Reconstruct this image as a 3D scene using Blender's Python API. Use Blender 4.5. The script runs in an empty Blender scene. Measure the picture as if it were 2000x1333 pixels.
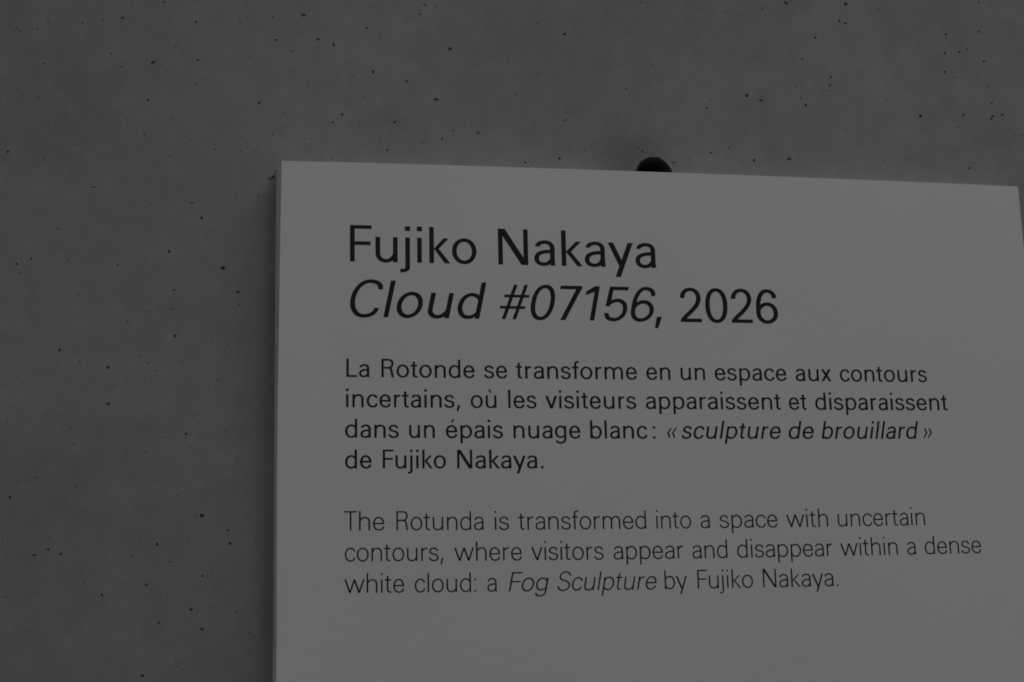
import bpy, bmesh, math, random
from mathutils import Vector, Matrix
from mathutils.geometry import delaunay_2d_cdt

random.seed(7)
scene = bpy.context.scene
scene.render.engine = 'CYCLES'
C = scene.collection
MM = 0.001
ZC = 1.25            # camera height in metres
WALL = 0.020         # the panel stands 20 mm off the wall; its face is the plane y = 0

# ---------------------------------------------------------------- camera
cd = bpy.data.cameras.new('camera')
cd.sensor_width = 36.0
cd.lens = 2800 / 2000 * 36
cd.clip_start = 0.01
cd.clip_end = 100
cam = bpy.data.objects.new('camera', cd)
C.objects.link(cam)
cam.matrix_world = Matrix((
    (0.985282, -0.013496, -0.170403, 0),
    (-0.169602, -0.201501, -0.964693, -1.12),
    (-0.021317, 0.979395, -0.200824, ZC),
    (0, 0, 0, 1)))
scene.camera = cam

# ---------------------------------------------------------------- light: daylight from a high skylight, soft all round
world = bpy.data.worlds.new('World')
scene.world = world
world.use_nodes = True
wnt = world.node_tree
bg = wnt.nodes['Background']
wco = wnt.nodes.new('ShaderNodeTexCoord')
wsep = wnt.nodes.new('ShaderNodeSeparateXYZ')
wmr = wnt.nodes.new('ShaderNodeMapRange')      # a dim hall: brighter overhead than towards the floor
wmr.inputs['From Min'].default_value = -1
wmr.inputs['From Max'].default_value = 1
wmr.inputs['To Min'].default_value = 0.0
wmr.inputs['To Max'].default_value = 0.17
wnt.links.new(wco.outputs['Generated'], wsep.inputs[0])
wnt.links.new(wsep.outputs['Z'], wmr.inputs['Value'])
wside = wnt.nodes.new('ShaderNodeMapRange')     # and brighter on the left: fill added to lift the board's left edge
wside.inputs['From Min'].default_value = -1
wside.inputs['From Max'].default_value = 1
wside.inputs['To Min'].default_value = 1.5
wside.inputs['To Max'].default_value = 0.5
wnt.links.new(wsep.outputs['X'], wside.inputs['Value'])
wmul = wnt.nodes.new('ShaderNodeMath')
wmul.operation = 'MULTIPLY'
wnt.links.new(wmr.outputs['Result'], wmul.inputs[0])
wnt.links.new(wside.outputs['Result'], wmul.inputs[1])
wnt.links.new(wmul.outputs[0], bg.inputs['Strength'])
bg.inputs['Color'].default_value = (1, 1, 1, 1)


def area(name, loc, target, sx, sy, power):
    ld = bpy.data.lights.new(name, 'AREA')
    ld.shape = 'RECTANGLE'
    ld.size, ld.size_y = sx, sy
    ld.energy = power
    lo = bpy.data.objects.new(name, ld)
    C.objects.link(lo)
    lo.location = loc
    lo.rotation_euler = (Vector(target) - Vector(loc)).to_track_quat('-Z', 'Y').to_euler()
    return lo


area('skylight', (2.7, -2.5, ZC + 6.2), (0.3, 0, ZC + 0.2), 4.0, 3.4, 122)

vs = scene.view_settings
vs.view_transform = 'Standard'
vs.look = 'None'
vs.exposure = 0
vs.gamma = 1
vs.use_curve_mapping = False

scene.cycles.filter_width = 1.75


# ---------------------------------------------------------------- materials
def new_mat(name):
    m = bpy.data.materials.new(name)
    m.use_nodes = True
    nt = m.node_tree
    return m, nt, nt.nodes['Principled BSDF']


def node(nt, kind, **kw):
    n = nt.nodes.new(kind)
    for k, v in kw.items():
        if k in n.inputs:
            n.inputs[k].default_value = v
        else:
            setattr(n, k, v)
    return n


def grey(v):
    return (v, v, v, 1)


def noise(nt, co, scale, detail=4.0, rough=0.55, stretch=None):
    if stretch:
        mp = node(nt, 'ShaderNodeMapping')
        mp.inputs['Scale'].default_value = stretch
        nt.links.new(co, mp.inputs['Vector'])
        co = mp.outputs['Vector']
    n = node(nt, 'ShaderNodeTexNoise')
    n.inputs['Scale'].default_value = scale
    n.inputs['Detail'].default_value = detail
    n.inputs['Roughness'].default_value = rough
    nt.links.new(co, n.inputs['Vector'])
    return n.outputs['Fac']


def remap(nt, fac, lo, hi, a=0.3, b=0.7):
    n = node(nt, 'ShaderNodeMapRange')
    n.inputs['From Min'].default_value = a
    n.inputs['From Max'].default_value = b
    n.inputs['To Min'].default_value = lo
    n.inputs['To Max'].default_value = hi
    nt.links.new(fac, n.inputs['Value'])
    return n.outputs['Result']


def times(nt, *socks):
    out = socks[0]
    for s in socks[1:]:
        n = node(nt, 'ShaderNodeMath', operation='MULTIPLY')
        nt.links.new(out, n.inputs[0])
        nt.links.new(s, n.inputs[1])
        out = n.outputs[0]
    return out


def value_colour(nt, fac, base, bsdf):
    n = node(nt, 'ShaderNodeMath', operation='MULTIPLY')
    n.inputs[1].default_value = base
    nt.links.new(fac, n.inputs[0])
    c = node(nt, 'ShaderNodeCombineColor')
    for k in range(3):
        nt.links.new(n.outputs[0], c.inputs[k])
    nt.links.new(c.outputs[0], bsdf.inputs['Base Color'])


# cast concrete: cloudy patches, soft vertical streaks from the form, fine sandy grain
M_CONC, nt, b = new_mat('concrete')
co = node(nt, 'ShaderNodeTexCoord').outputs['Object']
cloud = remap(nt, noise(nt, co, 5.0, 6.0), 0.90, 1.10)
streak = remap(nt, noise(nt, co, 3.0, 5.0, stretch=(16, 3, 1.5)), 0.98, 1.02)
patch = remap(nt, noise(nt, co, 42.0, 7.0, 0.75), 0.90, 1.10)
grain = remap(nt, noise(nt, co, 600.0, 4.0, 0.8), 0.85, 1.15)
sand = remap(nt, noise(nt, co, 1500.0, 2.0, 0.6), 0.93, 1.07)
# pin-prick specks between the air holes
vor = node(nt, 'ShaderNodeTexVoronoi', feature='F1')
vor.inputs['Scale'].default_value = 95.0
nt.links.new(co, vor.inputs['Vector'])
dot_ = remap(nt, vor.outputs['Distance'], 0.0, 1.0, 0.045, 0.085)
pick = node(nt, 'ShaderNodeSeparateColor')
nt.links.new(vor.outputs['Color'], pick.inputs[0])
some = remap(nt, pick.outputs[0], 0.62, 1.0, 0.30, 0.62)
speck = node(nt, 'ShaderNodeMath', operation='MAXIMUM')
nt.links.new(dot_, speck.inputs[0])
nt.links.new(some, speck.inputs[1])
# concrete gets darker towards the mouth of the tie hole, with a wavering outline
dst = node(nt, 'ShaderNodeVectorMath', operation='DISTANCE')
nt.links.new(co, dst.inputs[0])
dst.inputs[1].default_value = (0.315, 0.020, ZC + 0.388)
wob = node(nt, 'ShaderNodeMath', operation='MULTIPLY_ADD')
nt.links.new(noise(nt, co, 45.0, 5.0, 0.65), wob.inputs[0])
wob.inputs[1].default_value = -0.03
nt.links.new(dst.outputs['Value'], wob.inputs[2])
hole_tone = remap(nt, wob.outputs[0], 0.70, 1.0, -0.004, 0.036)
value_colour(nt, times(nt, cloud, streak, patch, grain, sand, speck.outputs[0], hole_tone), 0.306, b)
b.inputs['Roughness'].default_value = 0.78
b.inputs['Specular IOR Level'].default_value = 0.25
bump = node(nt, 'ShaderNodeBump')
bump.inputs['Strength'].default_value = 0.2
bump.inputs['Distance'].default_value = 0.0006
nt.links.new(noise(nt, co, 420.0, 5.0, 0.65), bump.inputs['Height'])
nt.links.new(bump.outputs['Normal'], b.inputs['Normal'])

# raw concrete inside the tie hole
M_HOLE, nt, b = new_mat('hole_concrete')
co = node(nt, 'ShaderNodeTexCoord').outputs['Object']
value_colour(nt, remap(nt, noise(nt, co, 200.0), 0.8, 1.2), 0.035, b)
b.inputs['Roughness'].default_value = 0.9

# matt white coated board
M_BOARD, nt, b = new_mat('white_board')
co = node(nt, 'ShaderNodeTexCoord').outputs['Object']
fleck = remap(nt, noise(nt, co, 900.0, 2.0, 0.6), 0.985, 1.015)
soft = remap(nt, noise(nt, co, 4.0, 5.0), 0.975, 1.025)
laid = remap(nt, noise(nt, co, 60.0, 3.0, stretch=(0.6, 1, 9)), 0.985, 1.015)
value_colour(nt, times(nt, fleck, soft, laid), 0.80, b)
b.inputs['Roughness'].default_value = 0.62
b.inputs['Specular IOR Level'].default_value = 0.3
bump = node(nt, 'ShaderNodeBump')
bump.inputs['Strength'].default_value = 0.05
bump.inputs['Distance'].default_value = 0.0003
nt.links.new(noise(nt, co, 500.0, 4.0), bump.inputs['Height'])
nt.links.new(bump.outputs['Normal'], b.inputs['Normal'])

# sawn edge of the board, a little greyer than its face
M_EDGE, nt, b = new_mat('board_edge')
co = node(nt, 'ShaderNodeTexCoord').outputs['Object']
value_colour(nt, times(nt, remap(nt, noise(nt, co, 300.0, 4.0, 0.7), 0.92, 1.08), remap(nt, noise(nt, co, 30.0, 4.0), 0.94, 1.06)), 0.70, b)
b.inputs['Roughness'].default_value = 0.8
b.inputs['Specular IOR Level'].default_value = 0.2

# black ink
M_INK, nt, b = new_mat('black_ink')
co = node(nt, 'ShaderNodeTexCoord').outputs['Object']
value_colour(nt, remap(nt, noise(nt, co, 800.0), 0.9, 1.1), 0.016, b)
b.inputs['Roughness'].default_value = 0.6
b.inputs['Specular IOR Level'].default_value = 0.25


# ---------------------------------------------------------------- object helpers
def mesh_obj(name, verts, faces, mat, parent=None, smooth=False):
    me = bpy.data.meshes.new(name)
    me.from_pydata(verts, [], faces)
    me.materials.append(mat)
    if smooth:
        for p in me.polygons:
            p.use_smooth = True
    me.update()
    o = bpy.data.objects.new(name, me)
    C.objects.link(o)
    if parent:
        o.parent = parent
    return o


def empty(name, parent=None, loc=(0, 0, 0)):
    o = bpy.data.objects.new(name, None)
    o.empty_display_size = 0.05
    C.objects.link(o)
    o.location = loc
    if parent:
        o.parent = parent
    return o


# ---------------------------------------------------------------- the concrete wall
# air holes left by the casting: x, height (mm), half-width, half-height (mm), turn (degrees)
PORES = [
    (-118.6,504.7,0.98,0.98,0),(-150.0,498.2,0.89,0.89,0),(-134.1,501.5,0.81,0.81,0),(-177.1,498.0,0.80,0.80,0),
    (-201.0,490.6,0.80,0.80,0),(-185.0,491.0,0.80,0.80,0),(-193.3,490.9,0.48,0.48,0),(-203.0,488.0,0.48,0.48,0),
    (-132.3,496.0,0.53,0.53,0),(-197.3,478.7,0.60,0.60,0),(-182.6,474.3,0.64,0.64,0),(-161.2,477.1,0.40,0.40,0),
    (-156.0,487.1,0.40,0.40,0),(-189.0,473.7,0.40,0.40,0),(-165.7,508.5,0.40,0.40,0),(-85.7,520.7,0.91,0.91,0),
    (-59.0,504.2,1.00,1.00,0),(-20.9,521.9,0.55,0.55,0),(-23.4,506.4,0.84,0.84,0),(-14.3,509.7,0.63,0.63,0),
    (3.7,512.0,0.76,0.76,0),(28.9,515.5,1.03,2.35,80),(41.6,494.3,1.71,1.03,0),(54.4,489.9,1.29,1.29,0),
    (6.6,491.9,1.10,1.10,0),(19.8,482.4,0.85,0.85,0),(32.3,487.0,0.55,0.55,0),(-14.4,475.0,0.84,0.84,0),
    (-36.9,473.5,0.50,0.50,0),(-57.0,470.6,0.95,0.95,0),(-36.7,488.9,0.50,0.50,0),(-75.0,482.1,0.74,0.74,0),
    (-70.6,477.4,0.66,0.66,0),(-85.6,486.7,0.70,0.70,0),(-118.4,479.0,0.57,0.57,0),(-126.5,472.8,0.81,0.81,0),
    (-93.0,466.8,2.29,0.94,35),(-117.8,461.7,0.89,0.89,0),(-114.8,466.2,0.49,0.49,0),(-114.5,456.4,0.53,0.53,0),
    (-127.9,453.6,0.48,0.48,0),(-178.6,461.7,0.80,0.80,0),(-174.2,451.7,0.68,0.68,0),(-104.8,447.8,0.53,0.53,0),
    (-85.4,464.4,0.41,0.41,0),(-82.4,459.8,0.41,0.41,0),(-199.3,438.5,0.71,0.71,0),(-182.4,432.3,0.87,0.87,0),
    (-178.2,418.2,0.71,0.71,0),(-169.9,422.9,0.40,0.40,0),(-159.6,414.6,0.52,0.52,0),(-152.2,425.0,0.40,0.40,0),
    (-137.6,435.5,0.48,0.48,0),(-96.1,434.1,0.93,0.93,0),(-77.0,420.0,0.73,0.73,0),(-70.8,442.7,0.53,0.53,0),
    (-57.6,449.3,0.70,0.70,0),(-6.8,435.6,1.17,1.17,0),(-2.2,441.0,0.54,0.54,0),(33.1,451.7,0.72,0.72,0),
    (13.3,428.0,0.67,0.67,0),(61.8,428.2,1.15,1.15,0),(54.2,421.1,0.97,0.97,0),(4.4,408.6,0.83,0.83,0),
    (31.1,405.6,0.67,0.67,0),(69.8,461.9,0.77,0.77,0),(-29.2,433.3,0.46,0.46,0),(-117.3,411.9,0.64,0.64,0),
    (-98.0,404.5,0.81,0.81,0),(-64.1,403.7,0.49,0.49,0),(-49.3,400.9,0.49,0.49,0),(-16.0,400.1,0.62,0.62,0),
    (-41.4,393.3,0.82,0.82,0),(-21.4,392.8,0.70,0.70,0),(-8.7,393.3,0.70,0.70,0),(-0.1,391.2,0.46,0.46,0),
    (15.5,393.0,0.54,0.54,0),(54.0,390.1,0.84,0.84,0),(44.9,392.2,0.46,0.46,0),(67.3,395.6,0.47,0.47,0),
    (-203.3,385.8,1.09,1.09,0),(-173.1,391.5,0.59,0.59,0),(-152.0,393.9,0.67,0.67,0),(-174.9,379.9,0.79,0.79,0),
    (-154.0,382.1,0.51,0.51,0),(-132.0,380.9,0.40,0.40,0),(-77.2,386.3,0.65,0.65,0),(-60.0,375.0,0.53,0.53,0),
    (-70.1,367.9,0.65,0.65,0),(-39.8,367.2,0.45,0.45,0),(-28.2,363.1,0.66,0.66,0),(-94.9,360.6,0.48,0.48,0),
    (-136.3,358.3,2.38,0.79,0),(3.1,370.5,1.66,1.24,10),(5.6,371.9,1.24,1.66,0),(-23.9,353.7,0.74,0.74,0),
    (-5.9,354.3,0.74,0.74,0),(-59.0,347.7,0.93,0.93,0),(-92.5,345.0,0.72,0.72,0),(-51.0,335.3,1.21,1.21,0),
    (-162.5,322.9,0.86,0.86,0),(-169.1,323.2,0.51,0.51,0),(-143.9,320.7,0.67,0.67,0),(-75.7,306.8,1.20,1.20,0),
    (-181.6,298.3,1.04,1.04,0),(-192.1,293.7,1.04,1.04,0),(-172.8,297.9,0.58,0.58,0),(-153.4,297.0,0.78,0.78,0),
    (-188.7,286.2,0.85,0.85,0),(-153.1,286.3,0.47,0.47,0),(-115.8,294.6,0.87,0.87,0),(-95.3,298.2,0.60,0.60,0),
    (-33.5,294.1,1.62,1.62,0),(-45.9,281.4,0.64,0.64,0),(-71.1,275.2,0.99,0.99,0),(-21.2,274.5,1.05,1.45,85),
    (-19.7,263.7,0.89,0.89,0),(-72.5,259.6,0.79,0.79,0),(-62.6,261.6,0.48,0.48,0),(-76.6,268.3,0.44,0.44,0),
    (-178.6,276.2,0.50,0.50,0),(-125.6,266.7,0.47,0.47,0),(-108.2,276.4,0.39,0.39,0),(-106.4,248.8,0.74,0.74,0),
    (-28.7,253.7,0.52,0.52,0),(-69.6,237.7,1.19,1.19,0),(-28.3,231.3,0.80,0.80,0),(-41.5,227.8,0.60,0.60,0),
    (-12.1,232.6,0.60,0.60,0),(-0.3,234.5,0.61,0.61,0),(-157.1,225.1,1.08,1.08,0),(-141.7,215.8,0.89,0.89,0),
    (-120.1,211.9,1.55,1.24,0),(-96.3,220.8,0.66,0.66,0),(-90.0,215.6,0.78,0.78,0),(-114.3,205.0,0.54,0.54,0),
    (-187.5,203.7,0.68,0.68,0),(-130.0,223.9,0.43,0.43,0),(-36.5,201.7,0.71,0.71,0),(-42.8,197.3,0.67,0.67,0),
    (-78.0,188.2,0.51,0.51,0),(-1.1,185.3,0.80,0.80,0),(-119.0,182.8,1.77,1.08,45),(-128.3,176.9,0.58,0.58,0),
    (-192.1,180.2,0.68,0.68,0),(-193.7,168.1,0.68,0.68,0),(-185.1,164.0,0.75,0.75,0),(-54.1,173.5,0.63,0.63,0),
    (-11.4,171.9,0.48,0.48,0),(-32.4,173.2,0.43,0.43,0),(-59.1,159.5,0.98,0.98,0),(-78.1,156.8,0.66,0.66,0),
    (-89.1,145.0,0.77,0.77,0),(-137.0,152.8,0.61,0.61,0),(-56.5,149.3,0.51,0.51,0),(-20.3,141.7,0.71,0.71,0),
    (-164.0,137.4,0.68,0.68,0),(-169.6,125.3,0.75,0.75,0),(-184.2,123.2,0.67,0.67,0),(-55.3,148.9,0.63,0.63,0),
    (-141.3,118.0,0.80,0.80,0),(-148.2,117.4,0.57,0.57,0),(-147.7,109.7,0.60,0.60,0),(-137.5,110.3,0.53,0.53,0),
    (-189.0,110.7,1.01,1.01,0),(-79.6,121.4,0.77,0.77,0),(-85.2,122.9,0.54,0.54,0),(-78.3,112.5,0.54,0.54,0),
    (-64.5,110.7,0.85,0.85,0),(-33.2,125.9,0.51,0.51,0),(-18.9,113.5,0.71,0.71,0),(-15.6,105.7,0.51,0.51,0),
    (-45.7,95.7,1.63,1.63,0),(-49.9,95.0,0.70,0.70,0),(-61.7,88.3,0.69,0.69,0),(-90.6,84.8,0.65,0.65,0),
    (-105.9,82.1,0.49,0.49,0),(-55.4,77.7,0.62,0.62,0),(-25.9,84.1,0.90,0.90,0),(-23.7,74.0,1.17,1.17,0),
    (-78.8,73.9,1.15,1.15,0),(2.9,84.6,0.71,0.71,0),(-159.2,70.8,1.05,1.05,0),(-169.0,66.6,1.56,0.97,20),
    (-149.8,67.3,1.57,1.05,30),(-143.3,64.7,0.56,0.56,0),(-192.4,75.9,0.70,0.70,0),(-102.6,65.9,0.49,0.49,0),
    (-96.7,64.5,0.87,0.87,0),(-69.2,60.3,0.84,0.84,0),(-72.9,60.9,0.46,0.46,0),(-66.4,52.5,0.46,0.46,0),
    (-69.4,50.5,0.54,0.54,0),(-134.1,52.8,0.64,0.64,0),(-131.6,45.8,0.64,0.64,0),(-44.1,49.3,0.92,0.92,0),
    (-37.5,51.4,0.85,0.85,0),(-86.1,43.3,1.06,1.06,0),(-118.5,36.0,1.05,1.05,0),(-100.4,33.9,0.53,0.53,0),
    (-137.8,34.8,0.41,0.41,0),(-52.3,24.0,1.34,1.34,0),(-18.4,21.8,0.73,0.73,0),(-76.1,14.8,0.91,0.91,0),
    (-43.7,9.4,1.53,1.22,10),(-8.8,6.1,0.89,0.89,0),(-36.9,11.7,0.50,0.50,0),(-50.2,-2.3,0.61,0.61,0),
    (-39.9,-10.1,0.65,0.65,0),(-61.6,-18.2,0.76,0.76,0),(-73.3,-20.0,0.49,0.49,0),(-87.0,-24.3,1.58,1.13,-30),
    (-20.1,-25.3,0.61,0.61,0),(-170.4,-16.6,0.51,0.51,0),(-38.8,-21.8,0.46,0.46,0),(-173.4,45.9,0.37,0.37,0),
    (82.6,506.9,0.95,0.95,0),(84.5,526.3,0.65,0.65,0),(132.0,530.3,0.88,1.77,90),(127.7,521.8,0.88,1.50,85),
    (142.0,528.6,0.66,0.66,0),(115.4,513.4,0.57,0.57,0),(93.7,500.2,0.65,0.65,0),(153.2,491.4,1.32,1.85,105),
    (90.9,482.4,0.65,0.65,0),(80.9,472.6,0.56,0.56,0),(87.5,467.5,1.25,1.25,0),(115.8,460.5,1.09,1.09,0),
    (139.1,473.5,0.57,0.57,0),(140.8,445.2,2.01,1.22,0),(79.3,444.1,0.73,0.73,0),(105.5,423.6,1.08,1.08,0),
    (114.2,427.2,0.65,0.65,0),(76.0,418.6,0.77,0.77,0),(155.0,417.9,0.83,0.83,0),(176.4,416.8,1.14,1.14,0),
    (145.4,410.5,0.96,0.96,0),(129.9,406.4,0.78,0.78,0),(103.0,406.3,0.77,0.77,0),(93.9,405.6,0.64,0.64,0),
    (90.3,400.1,0.51,0.51,0),(99.2,398.9,0.98,0.98,0),(79.1,402.1,0.68,0.68,0),(230.4,518.9,0.86,0.86,0),
    (193.8,509.7,0.63,0.63,0),(217.9,511.9,0.50,0.50,0),(253.5,510.2,1.14,1.64,90),(229.2,472.2,0.81,0.81,0),
    (194.0,469.5,0.53,0.53,0),(209.6,452.0,0.76,0.76,0),(225.7,423.5,0.71,0.71,0),(251.9,431.0,1.62,0.81,25),
    (191.4,409.1,0.57,0.57,0),(269.2,405.2,0.81,0.81,0),(245.9,396.8,1.12,1.12,0),(216.0,392.1,1.33,0.97,0),
    (221.7,391.4,0.66,0.66,0),(306.9,462.2,0.83,0.83,0),(302.4,484.2,0.69,0.69,0),(331.2,486.4,0.79,0.79,0),
    (273.6,477.4,0.55,0.55,0),(332.2,461.2,0.60,0.60,0),(323.3,544.0,0.89,0.89,0),(307.0,443.8,0.50,0.50,0),
    (242.1,417.2,0.58,0.58,0),(246.1,530.5,0.59,0.59,0),(315.6,408.9,0.82,0.82,0),(319.0,406.0,0.91,0.91,0),
    (458.1,551.2,2.04,1.17,-30),(515.2,553.3,1.97,1.48,30),(401.0,539.0,0.81,0.81,0),(435.4,543.9,0.87,0.87,0),
    (546.1,549.5,0.89,0.89,0),(507.5,536.5,1.13,1.13,0),(513.5,534.6,1.47,1.08,0),(483.7,519.2,1.17,1.17,0),
    (610.0,529.0,1.16,1.16,0),(642.5,533.2,0.97,0.97,0),(644.8,531.4,0.61,0.61,0),(469.9,498.2,0.92,0.92,0),
    (629.2,515.7,0.96,0.96,0),(621.8,512.5,1.11,1.11,0),(607.6,510.3,1.26,1.26,0),(583.6,515.8,0.75,0.75,0),
    (584.9,505.8,0.65,0.65,0),(645.3,504.5,1.17,1.17,0),(605.8,492.5,1.15,1.15,0),(614.4,487.2,0.85,0.85,0),
    (496.1,481.8,0.92,0.92,0),(494.5,474.4,1.11,1.11,0),(489.0,468.9,0.87,0.87,0),(485.6,466.4,0.72,0.72,0),
    (462.0,471.5,0.86,0.86,0),(455.3,469.5,0.57,0.57,0),(466.4,461.3,0.96,0.96,0),(470.4,454.4,1.29,1.29,0),
    (429.0,457.1,1.52,1.14,0),(416.2,460.9,1.51,1.70,0),(382.3,456.2,0.70,0.70,0),(357.5,455.6,0.65,0.65,0),
    (379.3,448.1,1.07,1.07,0),(437.1,439.6,0.62,0.62,0),(415.4,418.5,0.61,0.61,0),(397.3,412.2,0.89,0.89,0),
    (381.1,407.0,1.07,1.07,0),(346.6,396.8,1.01,1.01,0),(419.5,401.6,1.17,1.17,0),(408.1,398.1,0.84,0.84,0),
    (451.9,403.9,1.32,2.37,90),(578.5,449.1,1.63,1.63,0),(620.1,451.6,1.30,0.95,0),(649.0,464.1,1.01,1.01,0),
    (648.9,451.8,1.21,1.21,0),(647.3,449.3,1.16,1.16,0),(658.4,453.3,1.41,1.06,20),(613.6,439.8,0.85,0.85,0),
    (541.1,405.5,1.02,0.78,0),(561.9,406.8,1.02,0.78,0),(621.4,401.4,1.14,1.14,0),(647.0,480.3,0.86,0.86,0),
    (637.8,490.9,0.66,0.66,0),(660.2,483.1,0.61,0.61,0),(547.0,461.8,0.74,0.74,0),(645.4,562.5,0.92,0.92,0),
    (684.6,553.8,0.77,0.77,0),(675.9,434.5,0.81,0.81,0),(460.3,542.7,0.53,0.53,0),(464.4,539.8,0.53,0.53,0),
    (353.9,525.5,0.52,0.52,0),(351.0,513.1,0.61,0.61,0),(669.5,542.3,0.62,0.62,0),
]
HOLE = (328.8, 384.5, 15.76)   # centre and radius of the formwork tie hole


def rim(cx, cz, a, b_, turn, n, rough, rnd):
    t = math.radians(turn)
    pts = []
    for i in range(n):
        an = 2 * math.pi * i / n
        k = 1 + rnd.uniform(-rough, rough)
        u, v = a * k * math.cos(an), b_ * k * math.sin(an)
        pts.append((cx + u * math.cos(t) - v * math.sin(t), cz + u * math.sin(t) + v * math.cos(t)))
    return pts


def build_wall():
    rnd = random.Random(11)
    X0, X1, Z0, Z1 = -900.0, 1500.0, -700.0, 1200.0
    v2 = [(X0, Z0), (X1, Z0), (X1, Z1), (X0, Z1)]
    e2 = [(0, 1), (1, 2), (2, 3), (3, 0)]
    f2 = []
    pits = []
    for (x, z, a, b_, t) in PORES:
        if math.hypot(x - HX, z - HZ) < HR * 1.05:
            continue
        n = 9 if a < 1.0 else 12
        pits.append((rim(x, z, a * 1.05, b_ * 1.05, t, n, 0.2, rnd), x, z, min(a, b_)))
    # chipped mouth of the tie hole
    mouth = []
    for i in range(72):
        an = 2 * math.pi * i / 72
        k = 1.045 + rnd.uniform(-0.006, 0.010) + 0.008 * math.sin(5 * an + 1) + 0.005 * math.sin(11 * an)
        if 1.2 < an < 2.6:
            k += rnd.uniform(0, 0.02)
        if abs(an - 1.29) < 0.06:
            k += 0.06
        mouth.append((HX + HR * k * math.cos(an), HZ + HR * k * math.sin(an)))
    for i in range(5):                      # crumbled edge of the tie hole
        an = math.radians(rnd.uniform(50, 165))
        rr = rnd.uniform(0.3, 0.55)
        d = HR * rnd.uniform(1.10, 1.2)
        x, z = HX + d * math.cos(an), HZ + d * math.sin(an)
        pits.append((rim(x, z, rr, rr * rnd.uniform(.6, 1), rnd.uniform(0, 180), 9, 0.3, rnd), x, z, rr))
    for pts in [p[0] for p in pits] + [mouth]:
        s = len(v2)
        v2 += pts
        f2.append(list(range(s, s + len(pts))))
    # a loose lattice keeps the triangles from getting too thin
    for i in range(1, 24):
        for j in range(1, 19):
            v2.append((X0 + 100 * i + rnd.uniform(-20, 20), Z0 + 100 * j + rnd.uniform(-20, 20)))
    ov, oe, of, _, _, oid = delaunay_2d_cdt([Vector(p) for p in v2], e2, f2, 0, 1e-5, True)
    yw = WALL
    verts = [(p.x * MM, yw, p.y * MM + ZC) for p in ov]
    faces = [tuple(f) for f, ids in zip(of, oid) if not ids]
    # air holes: steep little pockets
    for pts, cx, cz, r in pits:
        n = len(pts)
        d = r * (0.5 if r < 0.62 else 0.8 if r < 0.9 else 1.7) * rnd.uniform(0.8, 1.2)
        s = len(verts)
        for sc, dp in ((1, 0), (0.84, 0.4), (0.6, 0.88)):
            jx, jz = rnd.uniform(-.06, .06) * r * dp, rnd.uniform(-.06, .06) * r * dp
            verts += [((cx + jx + (x - cx) * sc) * MM, yw + d * dp * MM, (cz + jz + (z - cz) * sc) * MM + ZC) for x, z in pts]
        verts.append((cx * MM, yw + d * MM, cz * MM + ZC))
        for k in range(2):
            for i in range(n):
                a, b_ = s + k * n + i, s + k * n + (i + 1) % n
                faces.append((a, b_, b_ + n, a + n))
        for i in range(n):
            faces.append((s + 2 * n + i, s + 2 * n + (i + 1) % n, s + 3 * n))
    # the body of the wall behind its face
    s = len(verts)
    yb = yw + 0.2
    for y in (yw, yb):
        verts += [(X0 * MM, y, Z0 * MM + ZC), (X1 * MM, y, Z0 * MM + ZC), (X1 * MM, y, Z1 * MM + ZC), (X0 * MM, y, Z1 * MM + ZC)]
    for i in range(4):
        j = (i + 1) % 4
        faces.append((s + i, s + j, s + 4 + j, s + 4 + i))
    faces.append((s + 4, s + 5, s + 6, s + 7))
    wall = mesh_obj('concrete_wall', verts, faces, M_CONC)
    # the tie hole: crumbled lip, straight bore, recessed plug
    n = len(mouth)
    rings = [(None, 0.0), (1.0, 0.7), (0.965, 2.2), (0.945, 5.0), (0.94, 40.0), (0.93, 120.0)]
    hv, hf = [], []
    for sc, dp in rings:
        for i, (x, z) in enumerate(mouth):
            if sc is None:
                p = (x, z)
            else:
                an = 2 * math.pi * i / n
                k = sc + (rnd.uniform(-0.015, 0.015) if dp < 5 else 0)
                p = (HX + HR * k * math.cos(an), HZ + HR * k * math.sin(an))
            hv.append((p[0] * MM, yw + dp * MM, p[1] * MM + ZC))
    for k in range(len(rings) - 1):
        for i in range(n):
            a, b_ = k * n + i, k * n + (i + 1) % n
            hf.append((a, b_, b_ + n, a + n))
    hf.append(tuple(range((len(rings) - 1) * n, len(rings) * n)))
    hole = mesh_obj('tie_hole', hv, hf, M_HOLE, wall)
    hole['label'] = 'round dark hole half hidden by the top edge of the panel'
    wall['label'] = 'smooth grey concrete wall dotted with tiny dark air holes'
    wall['category'] = 'wall'
    wall['kind'] = 'thing'
    return wall


HX, HZ, HR = HOLE
build_wall()

# ---------------------------------------------------------------- the white panel
panel = empty('information_sign', loc=(0.3335, 0, ZC - 0.19))
panel['label'] = 'white rectangular information sign with black printed text mounted on grey concrete'
panel['category'] = 'sign'
bpy.context.view_layer.update()


def to_panel(o):
    o.parent = panel
    o.matrix_parent_inverse = panel.matrix_world.inverted()


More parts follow.
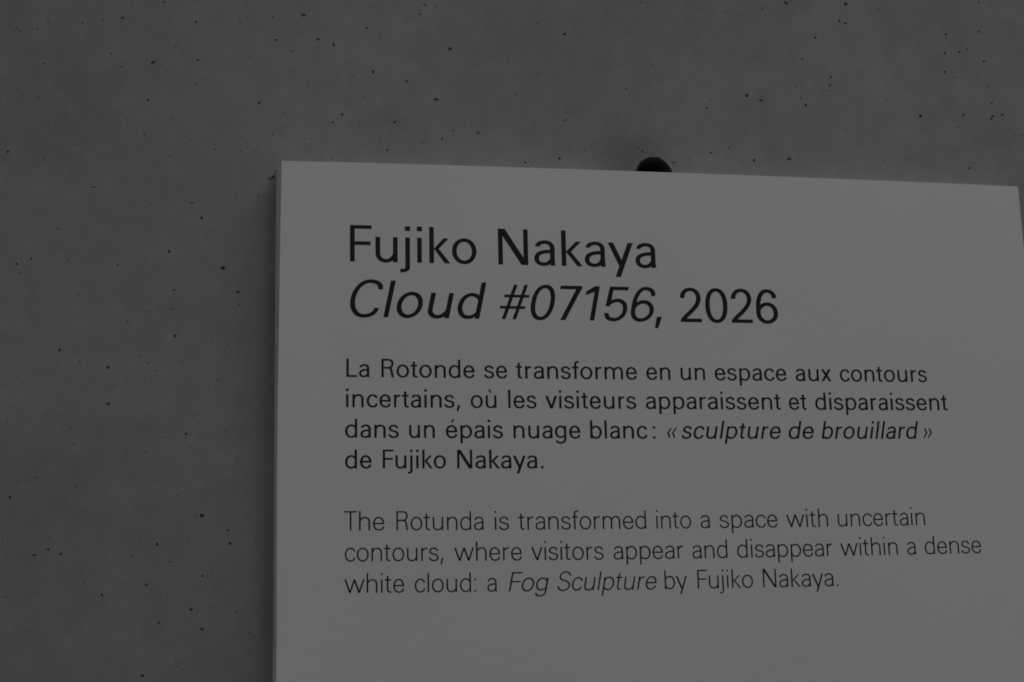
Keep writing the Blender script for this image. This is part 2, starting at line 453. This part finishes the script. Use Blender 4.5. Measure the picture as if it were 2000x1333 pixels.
def build_board():
    # outline of the face in mm, clockwise from the top left corner; the board is very slightly out of square
    top = [(12.1, 379.3), (60, 379.95), (107.3, 380.3), (190, 380.7), (279.6, 380.85), (369.1, 380.85), (450, 380.6), (516.9, 380.2), (590, 379.7), (655.2, 379.0)]
    right = [(655.35, 300), (655.5, 100), (655.5, -200), (655.5, -420)]
    bottom = [(12.6, -420)]
    left = [(12.4, 0), (11.8, 60), (11.3, 134), (11.2, 184), (11.4, 250), (11.6, 304), (11.9, 350)]
    face = top + right + bottom + left
    lx = lambda z: 7.9 + 2.0 * max(0.0, min(1.0, (360 - z) / 392)) ** 1.3      # the left edge is cut at a slant
    cx, cz = 333.5, 0
    rings = []
    def ring(y, inset, slant):
        out = []
        for i, (x, z) in enumerate(face):
            px, pz = x, z
            if x > 640: px -= inset
            if x < 20: px += inset
            if z > 370: pz -= inset
            if z < -400: pz += inset
            if x < 20:
                px += (lx(z) - x) * slant
            out.append((px * MM, y, pz * MM + ZC))
        return out
    prof = [(0.0, 0.0, 0.0), (0.0012, 0.0, 0.09), (WALL - 0.0006, 0.0, 0.95), (WALL - 0.0001, 0.3, 0.97)]
    verts, faces = [], []
    for y, ins, sl in prof:
        verts += ring(y, ins, sl)
    n = len(face)
    for k in range(len(prof) - 1):
        for i in range(n):
            a, b_ = k * n + i, k * n + (i + 1) % n
            faces.append((a, b_, b_ + n, a + n))
    faces.append(tuple(range(n)))
    faces.append(tuple(range((len(prof) - 1) * n, len(prof) * n)))
    o = mesh_obj('board', verts, faces, M_BOARD)
    o.data.materials.append(M_EDGE)
    for p in o.data.polygons:
        if len(p.vertices) == 4:
            p.material_index = 1
    bm = bmesh.new()
    bm.from_mesh(o.data)
    bmesh.ops.recalc_face_normals(bm, faces=bm.faces)
    bm.to_mesh(o.data)
    bm.free()
    to_panel(o)


build_board()

# ---------------------------------------------------------------- lettering
# A plain grotesque drawn with a flat pen: S = width of upright strokes, H = width of level ones, cap height = 1.
X = 0.69          # x-height
FH = 0.955        # height of figures
OV = 0.014        # overshoot of round letters
KAP = 0.565


class Pen:
    def __init__(self, S, H):
        self.S, self.H, self.polys = S, H, []

    def poly(self, *pts):
        self.polys.append(list(pts))

    def box(self, x0, z0, x1, z1):
        self.poly((x0, z0), (x1, z0), (x1, z1), (x0, z1))

    def path(self, x, z, *steps, t0=1.0, t1=1.0, tl=0.16, kap=KAP):
        """h: leave level, arrive upright; v: leave upright, arrive level; l: straight; c: cubic."""
        pts = [(x, z)]
        for st in steps:
            kind = st[0]
            p0 = pts[-1]
            if kind == 'l':
                n = 1
                p1 = st[1:3]
                d = (p1[0] - p0[0], p1[1] - p0[1])
                seg = [p1]
            else:
                if kind == 'h':
                    p3 = st[1:3]
                    kk = st[3] if len(st) > 3 else kap
                    p1 = (p0[0] + (p3[0] - p0[0]) * kk, p0[1])
                    p2 = (p3[0], p3[1] + (p0[1] - p3[1]) * kk)
                elif kind == 'v':
                    p3 = st[1:3]
                    kk = st[3] if len(st) > 3 else kap
                    p1 = (p0[0], p0[1] + (p3[1] - p0[1]) * kk)
                    p2 = (p3[0] + (p0[0] - p3[0]) * kk, p3[1])
                else:
                    p1, p2, p3 = st[1], st[2], st[3]
                n = 12
                seg = []
                for i in range(1, n + 1):
                    t = i / n
                    q = 1 - t
                    seg.append(tuple(q ** 3 * p0[k] + 3 * q * q * t * p1[k] + 3 * q * t * t * p2[k] + t ** 3 * p3[k] for k in (0, 1)))
            pts += seg
        # drop repeats, find tangents and the pen's width along the way
        cl = [pts[0]]
        for p in pts[1:]:
            if math.hypot(p[0] - cl[-1][0], p[1] - cl[-1][1]) > 1e-4:
                cl.append(p)
        pts = cl
        n = len(pts)
        closed = math.hypot(pts[0][0] - pts[-1][0], pts[0][1] - pts[-1][1]) < 1e-3
        ln = [0.0]
        for a, b_ in zip(pts, pts[1:]):
            ln.append(ln[-1] + math.hypot(b_[0] - a[0], b_[1] - a[1]))
        L, R = [], []
        for i, p in enumerate(pts):
            if closed:
                a, b_ = pts[i - 1 if i else n - 2], pts[(i + 1) if i < n - 1 else 1]
            else:
                a, b_ = pts[max(i - 1, 0)], pts[min(i + 1, n - 1)]
            dx, dz = b_[0] - a[0], b_[1] - a[1]
            if not closed and i == 0 and steps[0][0] in 'hv':
                dx, dz = (dx, 0) if steps[0][0] == 'h' else (0, dz)
            if not closed and i == n - 1 and steps[-1][0] in 'hv':
                dx, dz = (0, dz) if steps[-1][0] == 'h' else (dx, 0)
            m = math.hypot(dx, dz)
            dx, dz = dx / m, dz / m
            wd = math.hypot(self.S * dz, self.H * dx) / 2
            f = 1.0
            if t0 != 1 and ln[i] < tl:
                f *= t0 + (1 - t0) * ln[i] / tl
            if t1 != 1 and ln[-1] - ln[i] < tl:
                f *= t1 + (1 - t1) * (ln[-1] - ln[i]) / tl
            wd *= f
            L.append((p[0] - dz * wd, p[1] + dx * wd))
            R.append((p[0] + dz * wd, p[1] - dx * wd))
        for i in range(n - 1):
            self.poly(L[i], L[i + 1], R[i + 1], R[i])


def glyph(ch, S, H, slant=False):
    """-> polygons, left bearing, right bearing"""
    g = Pen(S, H)
    h, k = S / 2, H / 2
    D = 1.13 * S               # level width of a slanting stroke
    st, rd, dg = 0.103, 0.055, 0.008
    top, bot = X + OV - k, -OV + k
    ctop = 1 + 0.02 - k
    cbot = -0.02 + k
    ftop = FH + OV - k
    dot = max(1.1 * S, 0.095)
    dh = dot * 0.92

    def o_path(W, zt, zb, mid, kap=KAP):
        g.path(W / 2, zt, ('h', W - h, mid), ('v', W / 2, zb), ('h', h, mid), ('v', W / 2, zt), kap=kap)

    def bowl(stem, far, **kw):
        """round part of b d p q: joined to a stem at x = stem, reaching x = far"""
        mid = stem + (far - stem) * 0.47
        g.path(stem, X * 0.70, ('v', mid, top), ('h', far, X / 2), ('v', mid, bot), ('h', stem, X * 0.30), t0=0.5, t1=0.5, tl=0.2, **kw)

    if ch == 'F':
        g.box(0, 0, S, 1); g.box(0, 1 - H, 0.585, 1); g.box(0, 0.505 - k, 0.555, 0.505 + k)
        return g.polys, st, 0.0
    if ch == 'L':
        g.box(0, 0, S, 1); g.box(0, 0, 0.575, H)
        return g.polys, st, 0.04
    if ch == 'T':
        g.box(0, 1 - H, 0.68, 1); g.box(0.34 - h, 0, 0.34 + h, 1)
        return g.polys, 0.01, 0.01
    if ch == 'N':
        W, d = 0.80, 1.45 * S
        g.box(0, 0, S * .97, 1); g.box(W - S * .97, 0, W, 1)
        g.poly((0, 1), (d, 1), (W, 0), (W - d, 0))
        return g.polys, st, st
    if ch == 'C':
        W = 0.785
        g.path(W - h, 0.755, ('v', 0.42, ctop, 0.62), ('h', h, 0.5), ('v', 0.42, cbot), ('h', W - h, 0.25, 0.62))
        return g.polys, 0.06, 0.06
    if ch == 'S':
        W = 0.72
        g.path(W - h - .035, 0.775, ('v', 0.37, ctop), ('h', h + .025, 0.765),
               ('c', (h + .025, 0.60), (0.19, 0.575), (0.36, 0.525)), ('c', (0.53, 0.475), (W - h, 0.43), (W - h, 0.26)),
               ('v', 0.35, cbot), ('h', h - .005, 0.235))
        return g.polys, 0.05, 0.05
    if ch == 'R':
        g.box(0, 0, S, 1)
        g.path(h, 1 - k, ('l', 0.36, 1 - k), ('h', 0.655 - h, 0.757), ('v', 0.36, 0.515), ('l', h, 0.515))
        g.path(0.36, 0.515, ('h', 0.605 - h, 0.33, 0.62), ('l', 0.665 - h, 0))
        return g.polys, st, 0.085
    if ch == 'o':
        W = 0.675
        o_path(W, top, bot, X / 2)
        return g.polys, rd, rd
    if ch in 'eé':
        W = 0.64 if slant else 0.62
        g.box(h, 0.355 - k, W - h, 0.355 + k)
        g.path(W - h, 0.355 - k, ('v', W / 2, top), ('h', h, X / 2), ('v', W / 2 + .015, bot), ('h', W - h - .01, 0.205, 0.62), kap=0.58)
        if ch == 'é':
            g.poly((0.27, 0.835), (0.355, 0.835), (0.475, 1.01), (0.355, 1.01))
        return g.polys, rd, rd
    if ch == 'c':
        W = 0.595
        g.path(W - h - .005, 0.495, ('v', W / 2 + .02, top, 0.6), ('h', h, X / 2), ('v', W / 2 + .02, bot), ('h', W - h, 0.205, 0.6))
        return g.polys, rd, 0.03
    if ch == 'a':
        W = 0.565
        g.path(h + .03, 0.53, ('v', 0.295, top), ('h', W - h - .012, 0.485, 0.62), ('l', W - h - .012, 0.14), ('l', W - h, 0))
        g.path(W - S * .6, 0.405 - k * .3, ('c', (W - S * .6 - .05, 0.405 - k * .3), (0.36, 0.40), (0.27, 0.38)), ('c', (0.15, 0.355), (h, 0.31), (h, 0.19)),
               ('v', 0.245, bot), ('h', W - S * .7, 0.26, 0.62), t1=0.55)
        return g.polys, 0.06, 0.07
    if ch in 'uù':
        W = 0.60
        g.box(W - S, 0, W, X)
        g.path(h, X, ('l', h, 0.24), ('v', 0.275, bot), ('h', W - S * .75, 0.245), t1=0.5)
        if ch == 'ù':
            g.poly((0.345, 0.835), (0.26, 0.835), (0.13, 1.01), (0.25, 1.01))
        return g.polys, 0.105, st + .01
    if ch == 'n':
        W = 0.60
        g.box(0, 0, S, X)
        g.path(W - h, 0, ('l', W - h, 0.45), ('v', 0.325, top), ('h', S * .75, 0.445), t1=0.5)
        return g.polys, st, 0.10
    if ch == 'h':
        W = 0.60
        g.box(0, 0, S, 1)
        g.path(W - h, 0, ('l', W - h, 0.45), ('v', 0.325, top), ('h', S * .75, 0.445), t1=0.5)
        return g.polys, st, 0.10
    if ch == 'm':
        W, c = 1.03, 0.515
        g.box(0, 0, S, X)
        g.path(c, 0, ('l', c, 0.46), ('v', 0.29, top), ('h', S * .75, 0.445), t1=0.5)
        g.path(W - h, 0, ('l', W - h, 0.46), ('v', 0.78, top), ('h', c + h * .5, 0.445), t1=0.5)
        return g.polys, st, 0.10
    if ch == 'r':
        W = 0.35
        g.box(0, 0, S, X)
        g.path(S * .7, 0.45, ('v', W, X - k + .004, 0.66), t0=0.55)
        return g.polys, st, 0.055
    if ch in 'ij':
        x0 = 0.0
        g.box(h - dot / 2, 1 - dh, h + dot / 2, 1)
        if ch == 'i':
            g.box(0, 0, S, X)
        else:
            g.path(h, X, ('l', h, -0.13), ('v', h - .17, -0.275 + k, 0.62), ('l', h - .20, -0.275 + k))
        return g.polys, st - max(0, dot / 2 - h), st - max(0, dot / 2 - h)
    if ch == 'l':
        g.box(0, 0, S, 1)
        return g.polys, st, st
    if ch == 'k':
        w = 1.1 * S
        a0 = S * 0.85
        g.box(0, 0, S, 1)
        g.poly((a0, 0.385), (a0 + w, 0.385), (0.535, X), (0.535 - w, X))
        g.poly((a0 + .005, 0.415), (a0 + w, 0.415), (0.57, 0), (0.57 - w * 1.06, 0))
        return g.polys, st, 0.0
    if ch == 'y':
        W = 0.685
        d = D
        g.poly((W - d, X), (W, X), (0.325, -0.275), (0.325 - d, -0.275))
        g.poly((0, X), (d, X), (0.30 + d, 0.03), (0.305, 0.0))
        return g.polys, dg, 0.0
    if ch == 'v':
        W = 0.655
        d = D
        m = W / 2
        g.poly((0, X), (d, X), (m + d * .48, 0), (m - d * .48, 0))
        g.poly((W - d, X), (W, X), (m + d * .48, 0), (m - d * .48, 0))
        return g.polys, dg, dg
    if ch == 'w':
        W = 1.12
        d = D * 0.96
        a, m, b_ = W * .27, W / 2, W * .73
        for x0, x1 in ((d / 2, a), (m, a), (m, b_), (W - d / 2, b_)):
            g.poly((x0 - d / 2, X), (x0 + d / 2, X), (x1 + d / 2, 0), (x1 - d / 2, 0))
        return g.polys, dg, dg
    if ch == 'x':
        W = 0.59
        d = 1.2 * S
        g.poly((0.01, X), (0.01 + d, X), (W, 0), (W - d, 0))
        g.poly((W - d - .01, X), (W - .01, X), (d, 0), (0, 0))
        return g.polys, 0.02, 0.02
    if ch == 'd':
        W = 0.635
        g.box(W - S, 0, W, 1); bowl(W - S * .75, h)
        return g.polys, rd, st
    if ch == 'b':
        W = 0.635
        g.box(0, 0, S, 1); bowl(S * .75, W - h)
        return g.polys, st, rd
    if ch == 'p':
        W = 0.635
        g.box(0, -0.285, S, X); bowl(S * .75, W - h)
        return g.polys, st, rd
    if ch == 'g':
        W = 0.625
        g.path(W - h, X, ('l', W - h, -0.02), ('v', 0.315, -0.29 + k), ('h', h + .03, -0.10, 0.6))
        mid = 0.30
        g.path(W - S * .75, X * 0.70, ('v', mid, top), ('h', h, X / 2 + .02), ('v', mid, bot + .035), ('h', W - S * .75, X * 0.32), t0=0.5, t1=0.5, tl=0.2)
        return g.polys, rd, st
    if ch == 's':
        W = 0.55
        g.path(W - h - .03, 0.515, ('v', 0.275, top), ('h', h + .015, 0.515),
               ('c', (h + .015, 0.415), (0.16, 0.395), (0.275, 0.36)), ('c', (0.40, 0.325), (W - h, 0.30), (W - h, 0.185)),
               ('v', 0.275, bot), ('h', h - .005, 0.185))
        return g.polys, 0.045, 0.045
    if ch == 't':
        x = 0.115 + h
        g.box(0, X - H, 0.355, X)
        g.path(x, 0.865, ('l', x, 0.15), ('v', 0.33, k - .005, 0.66), ('l', 0.365, k - .005))
        return g.polys, 0.02, 0.05
    if ch == 'f':
        x = 0.13 + h
        g.box(0, X - H, 0.36, X)
        g.path(x, 0, ('l', x, 0.84), ('v', 0.355, 1 - k + .005, 0.66), ('l', 0.40, 1 - k + .005))
        return g.polys, 0.02, 0.0
    if ch == '.':
        g.box(0, 0, dot, dh)
        return g.polys, 0.12, 0.09
    if ch == ':':
        g.box(0, 0, dot, dh); g.box(0, X - dh, dot, X)
        return g.polys, 0.09, 0.09
    if ch == ',':
        s = S / 0.12
        g.poly((0.062, 0.132), (0.062 + .142 * s ** .8, 0.132), (0.088 * s ** .6, -0.185), (0, -0.185))
        return g.polys, 0.06, 0.09
    if ch in '«»':
        w = 0.78 * S
        for x0 in (0.0, 0.275):
            if ch == '«':
                g.poly((x0, 0.325), (x0 + w, 0.325), (x0 + w + .14, 0.585), (x0 + .14, 0.585))
                g.poly((x0, 0.325), (x0 + w, 0.325), (x0 + w + .14, 0.065), (x0 + .14, 0.065))
            else:
                g.poly((x0 + .14, 0.325), (x0 + w + .14, 0.325), (x0 + w, 0.585), (x0, 0.585))
                g.poly((x0 + .14, 0.325), (x0 + w + .14, 0.325), (x0 + w, 0.065), (x0, 0.065))
        return g.polys, 0.05, 0.05
    if ch == '#':
        w = 0.1
        g.poly((0.11, 0), (0.11 + w, 0), (0.275 + w, FH), (0.275, FH))
        g.poly((0.405, 0), (0.405 + w, 0), (0.565 + w, FH), (0.565, FH))
        g.box(0, 0.325 - .036, 0.70, 0.325 + .036); g.box(0.06, 0.64 - .036, 0.76, 0.64 + .036)
        return g.polys, 0.03, 0.03
    if ch == '0':
        W = 0.655 if slant else 0.62
        o_path(W, ftop, bot, FH / 2, 0.62)
        return g.polys, 0.05, 0.05
    if ch == '1':
        g.box(0.235, 0, 0.235 + S, FH)
        g.poly((0, 0.70), (0, 0.805), (0.215, FH), (0.235 + h, FH), (0.235 + h, 0.84), (0.235, 0.80))
        return g.polys, 0.10, 0.205
    if ch == '2':
        W = 0.585
        g.box(0, 0, W, H)
        g.path(h, 0.675, ('v', W / 2, ftop, 0.6), ('h', W - h - .01, 0.685), ('c', (W - h - .01, 0.53), (0.42, 0.43), (0.30, 0.305)),
               ('c', (0.21, 0.21), (h + .02, 0.13), (h - .004, 0.03)))
        return g.polys, 0.055, 0.06
    if ch == '5':
        W = 0.635
        g.box(0.05, FH - H, 0.575, FH)
        g.poly((0.035, FH), (0.035 + S * .95, FH), (0.015 + S * .95, 0.405), (0.0, 0.405))
        g.path(S * .62, 0.425, ('v', 0.325, 0.62 - k, 0.5), ('h', W - h, 0.305), ('v', 0.29, bot), ('h', h, 0.215, 0.6), t0=0.7)
        return g.polys, 0.045, 0.055
    if ch == '6':
        W = 0.66 if slant else 0.615
        g.path(W - h - .025, 0.715, ('v', 0.315, ftop, 0.6), ('h', h, 0.46), ('l', h, 0.30), ('v', 0.305, bot), ('h', W - h, 0.285),
               ('v', 0.32, 0.592 - k), ('h', S * .8, 0.37, 0.5), t1=0.6)
        return g.polys, 0.05, 0.05
    if ch == '7':
        W = 0.615
        g.box(0, FH - H, W, FH)
        g.poly((W - .148, FH - k), (W, FH - k), (0.295, 0), (0.148, 0))
        return g.polys, 0.04, 0.03
    raise ValueError(ch)


SLANT = 0.205
KERN = {'F': {'u': 0.0, 'o': -0.03}, 'y': {'a': 0.0}}
WEIGHTS = {'bold': (0.126, 0.096), 'text': (0.127, 0.094), 'light': (0.089, 0.067)}
_cache = {}


def glyph_tris(ch, weight, slant):
    key = (ch, weight, slant)
    if key not in _cache:
        S, H = WEIGHTS[weight]
        polys, lb, rb = glyph(ch, S, H, slant)
        flat, faces = [], []
        for p in polys:
            ar = sum(p[i - 1][0] * p[i][1] - p[i][0] * p[i - 1][1] for i in range(len(p)))
            if abs(ar) < 1e-9:
                continue
            if ar < 0:
                p = p[::-1]
            s = len(flat)
            flat += [Vector((x + (SLANT * z if slant and ch != ',' else 0), z)) for x, z in p]
            faces.append(list(range(s, s + len(p))))
        w0 = max(x for p in polys for x, z in p)
        ov, oe, of, _, _, oid = delaunay_2d_cdt(flat, [], faces, 0, 1e-6, True)
        tris = [tuple(f) for f, ids in zip(of, oid) if ids]
        used = sorted({i for f in tris for i in f})
        ix = {u: n for n, u in enumerate(used)}
        vs_ = [(ov[u].x, ov[u].y) for u in used]
        _cache[key] = (vs_, [tuple(ix[i] for i in f) for f in tris], lb, rb, w0)
    return _cache[key]


CAP = {'artist_name': 30.3, 'artwork_title': 30.3, 'french_text': 14.78, 'english_text': 14.78}
STYLE = {'artist_name': 'bold', 'artwork_title': 'bold', 'french_text': 'text', 'english_text': 'light'}
Y_INK = -0.0001


def set_line(name, style, cap, words, parent):
    verts, faces = [], []
    for text, xa, xb, za, zb in words:
        slant = text[0] == '/'
        if slant:
            text = text[1:]
        pen, placed = 0.0, []
        for i, ch in enumerate(text):
            vs_, tr, lb, rb, w0 = glyph_tris(ch, style, slant)
            if i:
                pen += lb
            placed.append((pen, vs_, tr))
            pen += w0 + rb
        lo = min(p + x for p, vs_, _ in placed for x, z in vs_)
        hi = max(p + x for p, vs_, _ in placed for x, z in vs_)
        sx = (xb - xa) / (hi - lo)
        if DEBUG:
            print('WORD', style, text, round(sx / cap, 3))
        for p, vs_, tr in placed:
            s = len(verts)
            for x, z in vs_:
                X_ = xa + (p + x - lo) * sx
                Z_ = za + (zb - za) * (X_ - xa) / (xb - xa) + z * cap
                verts.append((X_ * MM, Y_INK, Z_ * MM + ZC))
            faces += [tuple(s + i for i in f) for f in tr]
    o = mesh_obj(name, verts, faces, M_INK)
    o.parent = parent
    o.matrix_parent_inverse = parent.matrix_world.inverted()
    return o


DEBUG = False

# words: text ("/" = oblique), left and right ink edge, height of the baseline at both ends (mm on the panel)
LINES = [
    ('artist_name', [
        ('Fujiko',67.13,169.96,296.77,296.99),
        ('Nakaya',187.98,321.23,297.02,297.04),
    ]),
    ('artwork_title', [
        ('/Cloud',67.26,177.71,251.24,251.26),
        ('/#07156',188.29,319.59,251.26,251.32),
        (',',317.95,324.40,251.32,251.32),
        ('2026',340.48,425.40,251.33,251.38),
    ]),
    ('french_text', [
        ('La',64.41,82.63,202.49,202.48),
        ('Rotonde',92.11,166.89,202.48,202.45),
        ('se',174.52,193.32,202.45,202.44),
        ('transforme',200.25,301.01,202.44,202.44),
        ('en',308.97,329.38,202.44,202.44),
        ('un',338.05,358.99,202.44,202.44),
        ('espace',367.28,429.49,202.45,202.47),
        ('aux',437.50,468.93,202.47,202.48),
        ('contours',476.52,554.58,202.49,202.53),
    ]),
    ('french_text', [
        ('incertains,',64.14,154.90,178.33,178.24),
        ('où',163.21,184.16,178.24,178.22),
        ('les',193.71,216.77,178.22,178.21),
        ('visiteurs',224.06,299.48,178.21,178.20),
        ('apparaissent',307.62,422.88,178.20,178.24),
        ('et',430.09,445.41,178.24,178.26),
        ('disparaissent',453.16,570.93,178.26,178.39),
    ]),
    ('french_text', [
        ('dans',63.51,105.68,154.18,154.06),
        ('un',113.81,134.18,154.05,154.00),
        ('épais',142.99,188.98,153.99,153.91),
        ('nuage',197.43,252.16,153.90,153.85),
        ('blanc',260.37,307.81,153.85,153.84),
        (':',312.45,314.51,153.84,153.84),
        ('/«',324.46,332.83,153.84,153.84),
        ('/sculpture',336.56,421.62,153.84,153.92),
        ('/de',428.26,450.37,153.93,153.96),
        ('/brouillard',456.84,543.23,153.97,154.16),
        ('/»',546.85,554.97,154.17,154.19),
    ]),
    ('french_text', [
        ('de',63.56,84.16,129.95,129.94),
        ('Fujiko',92.93,142.79,129.93,129.87),
        ('Nakaya.',151.75,221.21,129.86,129.71),
    ]),
    ('english_text', [
        ('The',63.03,94.05,81.95,81.73),
        ('Rotunda',103.37,172.08,81.68,81.34),
        ('is',180.83,192.21,81.31,81.27),
        ('transformed',199.74,303.77,81.25,81.12),
        ('into',312.18,341.21,81.12,81.15),
        ('a',349.11,356.93,81.16,81.18),
        ('space',365.11,414.22,81.19,81.34),
        ('with',421.79,457.65,81.36,81.52),
        ('uncertain',466.16,542.67,81.56,82.03),
    ]),
    ('english_text', [
        ('contours,',63.47,139.90,58.26,57.63),
        ('where',148.42,202.04,57.58,57.30),
        ('visitors',209.64,267.95,57.27,57.12),
        ('appear',276.12,333.66,57.11,57.11),
        ('and',341.08,370.38,57.11,57.17),
        ('disappear',378.61,459.87,57.19,57.54),
        ('within',466.80,516.60,57.58,57.92),
        ('a',524.90,532.59,57.98,58.05),
        ('dense',540.43,590.65,58.11,58.59),
    ]),
    ('english_text', [
        ('white',63.21,109.25,34.26,33.92),
        ('cloud:',117.31,165.26,33.87,33.60),
        ('a',174.01,181.62,33.56,33.52),
        ('/Fog',190.94,223.01,33.48,33.36),
        ('/Sculpture',229.83,310.43,33.34,33.19),
        ('by',317.07,335.63,33.19,33.18),
        ('Fujiko',344.26,390.63,33.18,33.22),
        ('Nakaya.',399.09,463.20,33.23,33.40),
    ]),
]

blocks = {}
for grp, words in LINES:
    style, cap = STYLE[grp], CAP[grp]
    if grp in ('artist_name', 'artwork_title'):
        o = set_line(grp, style, cap, words, panel)
        continue
    if grp not in blocks:
        blocks[grp] = empty(grp, panel)
        bpy.context.view_layer.update()
    set_line('text_line', style, cap, words, blocks[grp])
